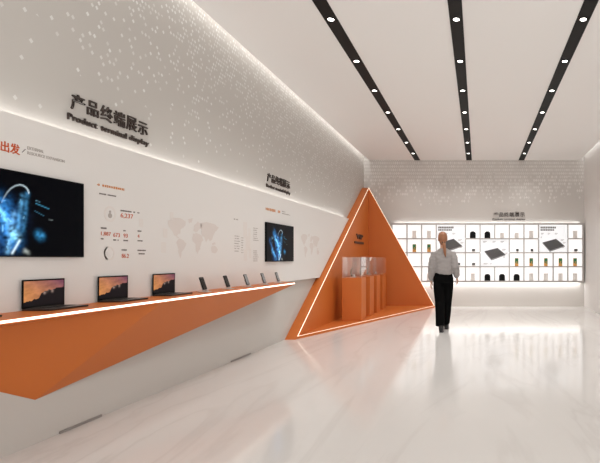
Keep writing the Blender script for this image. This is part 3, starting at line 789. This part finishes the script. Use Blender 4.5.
# sweater
bm = NB()
loft(bm, [(0,0,.975),(.004,0,1.0),(.005,0,1.06),(.003,0,1.18),(0,0,1.29),(0,0,1.345),(-.002,0,1.385),(-.004,0,1.425)],
     [(.145,.115),(.155,.125),(.165,.13),(.168,.13),(.170,.125),(.168,.110),(.120,.088),(.062,.066)], 24)
for s, j in JT.items():
    Sh, E, Wr = Vector(j['sh']), Vector(j['el']), Vector(j['wr'])
    loft(bm, [Sh+Vector((-s*.055,0,-.012)), Sh+Vector((-s*.010,0,-.020)), Sh.lerp(E,.45), E, E.lerp(Wr,.45), E.lerp(Wr,.85), E.lerp(Wr,.98)], [.056,.066,.072,.070,.064,.052,.036], 18)
    loft(bm, [Sh+Vector((-s*.05,0,-.08)), Sh.lerp(E,.55)+Vector((-s*.03,0,0))], [(.06,.07),(.045,.06)], 14)
me = remeshed(bm, 0.008, 6)
for v in me.vertices:                            # soft knit folds
    n = noise.noise(Vector((v.co.x*14, v.co.y*10, v.co.z*22)))
    v.co += v.normal*0.009*n
sw = obj_me('sweater', me, MT['sweater'], pr_, True)
# trousers
bm = NB()
loft(bm, [(0,0,.84),(0,0,.92),(.002,0,.99),(.002,0,1.02)], [(.165,.125),(.172,.125),(.155,.112),(.148,.108)], 22)
for s, j in JT.items():
    H, K, A = Vector(j['hip']), Vector(j['knee']), Vector(j['ank'])
    hem = A + Vector((-.020 if s < 0 else .0, -.01, .015))
    loft(bm, [H+Vector((-s*.005,0,.03)), H.lerp(K,.3), H.lerp(K,.7), K, K.lerp(hem,.5), hem], [(.095,.11),(.098,.105),(.092,.095),(.086,.09),(.078,.085),(.076 if s < 0 else .062,.085)], 18)
me = remeshed(bm, 0.008, 5)
obj_me('trousers', me, MT['trousers'], pr_, True)
# shoes
for s, j in JT.items():
    A = Vector(j['ank'])
    bm = NB(); g = A.copy(); g.z = 0
    loft(bm, [g+Vector((0,-.075,.05)), g+Vector((0,-.06,.045)), g+Vector((0,0,.05)), g+Vector((0,.08,.038)), g+Vector((0,.15,.026)), g+Vector((0,.18,.02))],
         [(.022,.03),(.036,.045),(.040,.05),(.045,.038),(.04,.026),(.02,.014)], 16)
    cyl(bm, g.x, g.y-.01, .04, .115, .045, 14)
    me = remeshed(bm, 0.006, 3)
    for v in me.vertices: v.co.z = max(v.co.z, 0.001)
    shoe = obj_me('shoe', me, MT['shoe'], pr_, True)
    bm = NB(); prism(bm, [(g.x+a, g.y+b, 0.0005) for a, b in ((-.032,-.07),(.032,-.07),(.038,0),(.044,.08),(.036,.15),(.012,.178),(-.012,.178),(-.036,.15),(-.044,.08),(-.038,0))], (0,0,.012)); obj('sole', bm, MT['tie'], shoe)
# hair
bm = NB(); ellipsoid(bm, (-.01, -.012, HZ+.028), (.083, .100, .104), 32, 24)
ellipsoid(bm, (-.006, -.055, HZ-.045), (.058, .045, .062), 24, 16)
me = remeshed(bm, 0.007, 4)
bm = bmesh.new(); bm.from_mesh(me)
kill = [v for v in bm.verts if v.co.y > .035 + max(0, (v.co.z-HZ-.05))*1.2 and v.co.z < HZ+.085]
bmesh.ops.delete(bm, geom=kill, context='VERTS')
for v in bm.verts:
    n = noise.noise(Vector((v.co.x*90, v.co.y*14, v.co.z*14))); v.co += v.normal*0.005*n
hair = obj('hair', bm, MT['hair'], pr_, True)
sol = hair.modifiers.new('s', 'SOLIDIFY'); sol.thickness = 0.006; sol.offset = -1
bm = NB(); loft(bm, [(.012,-.088,HZ-.055),(.020,-.115,HZ-.10),(.030,-.128,HZ-.17),(.040,-.132,HZ-.25),(.046,-.130,HZ-.31)], [.018,.028,.027,.020,.006], 14)
obj('ponytail', bm, MT['hair'], hair, True)
bm = NB(); bmesh.ops.create_cone(bm, segments=18, radius1=.026, radius2=.026, depth=.018, cap_ends=True, matrix=Matrix.Translation((.013,-.094,HZ-.062)) @ Matrix.Rotation(R(28), 4, 'X'))
obj('hair_tie', bm, MT['tie'], hair, True)
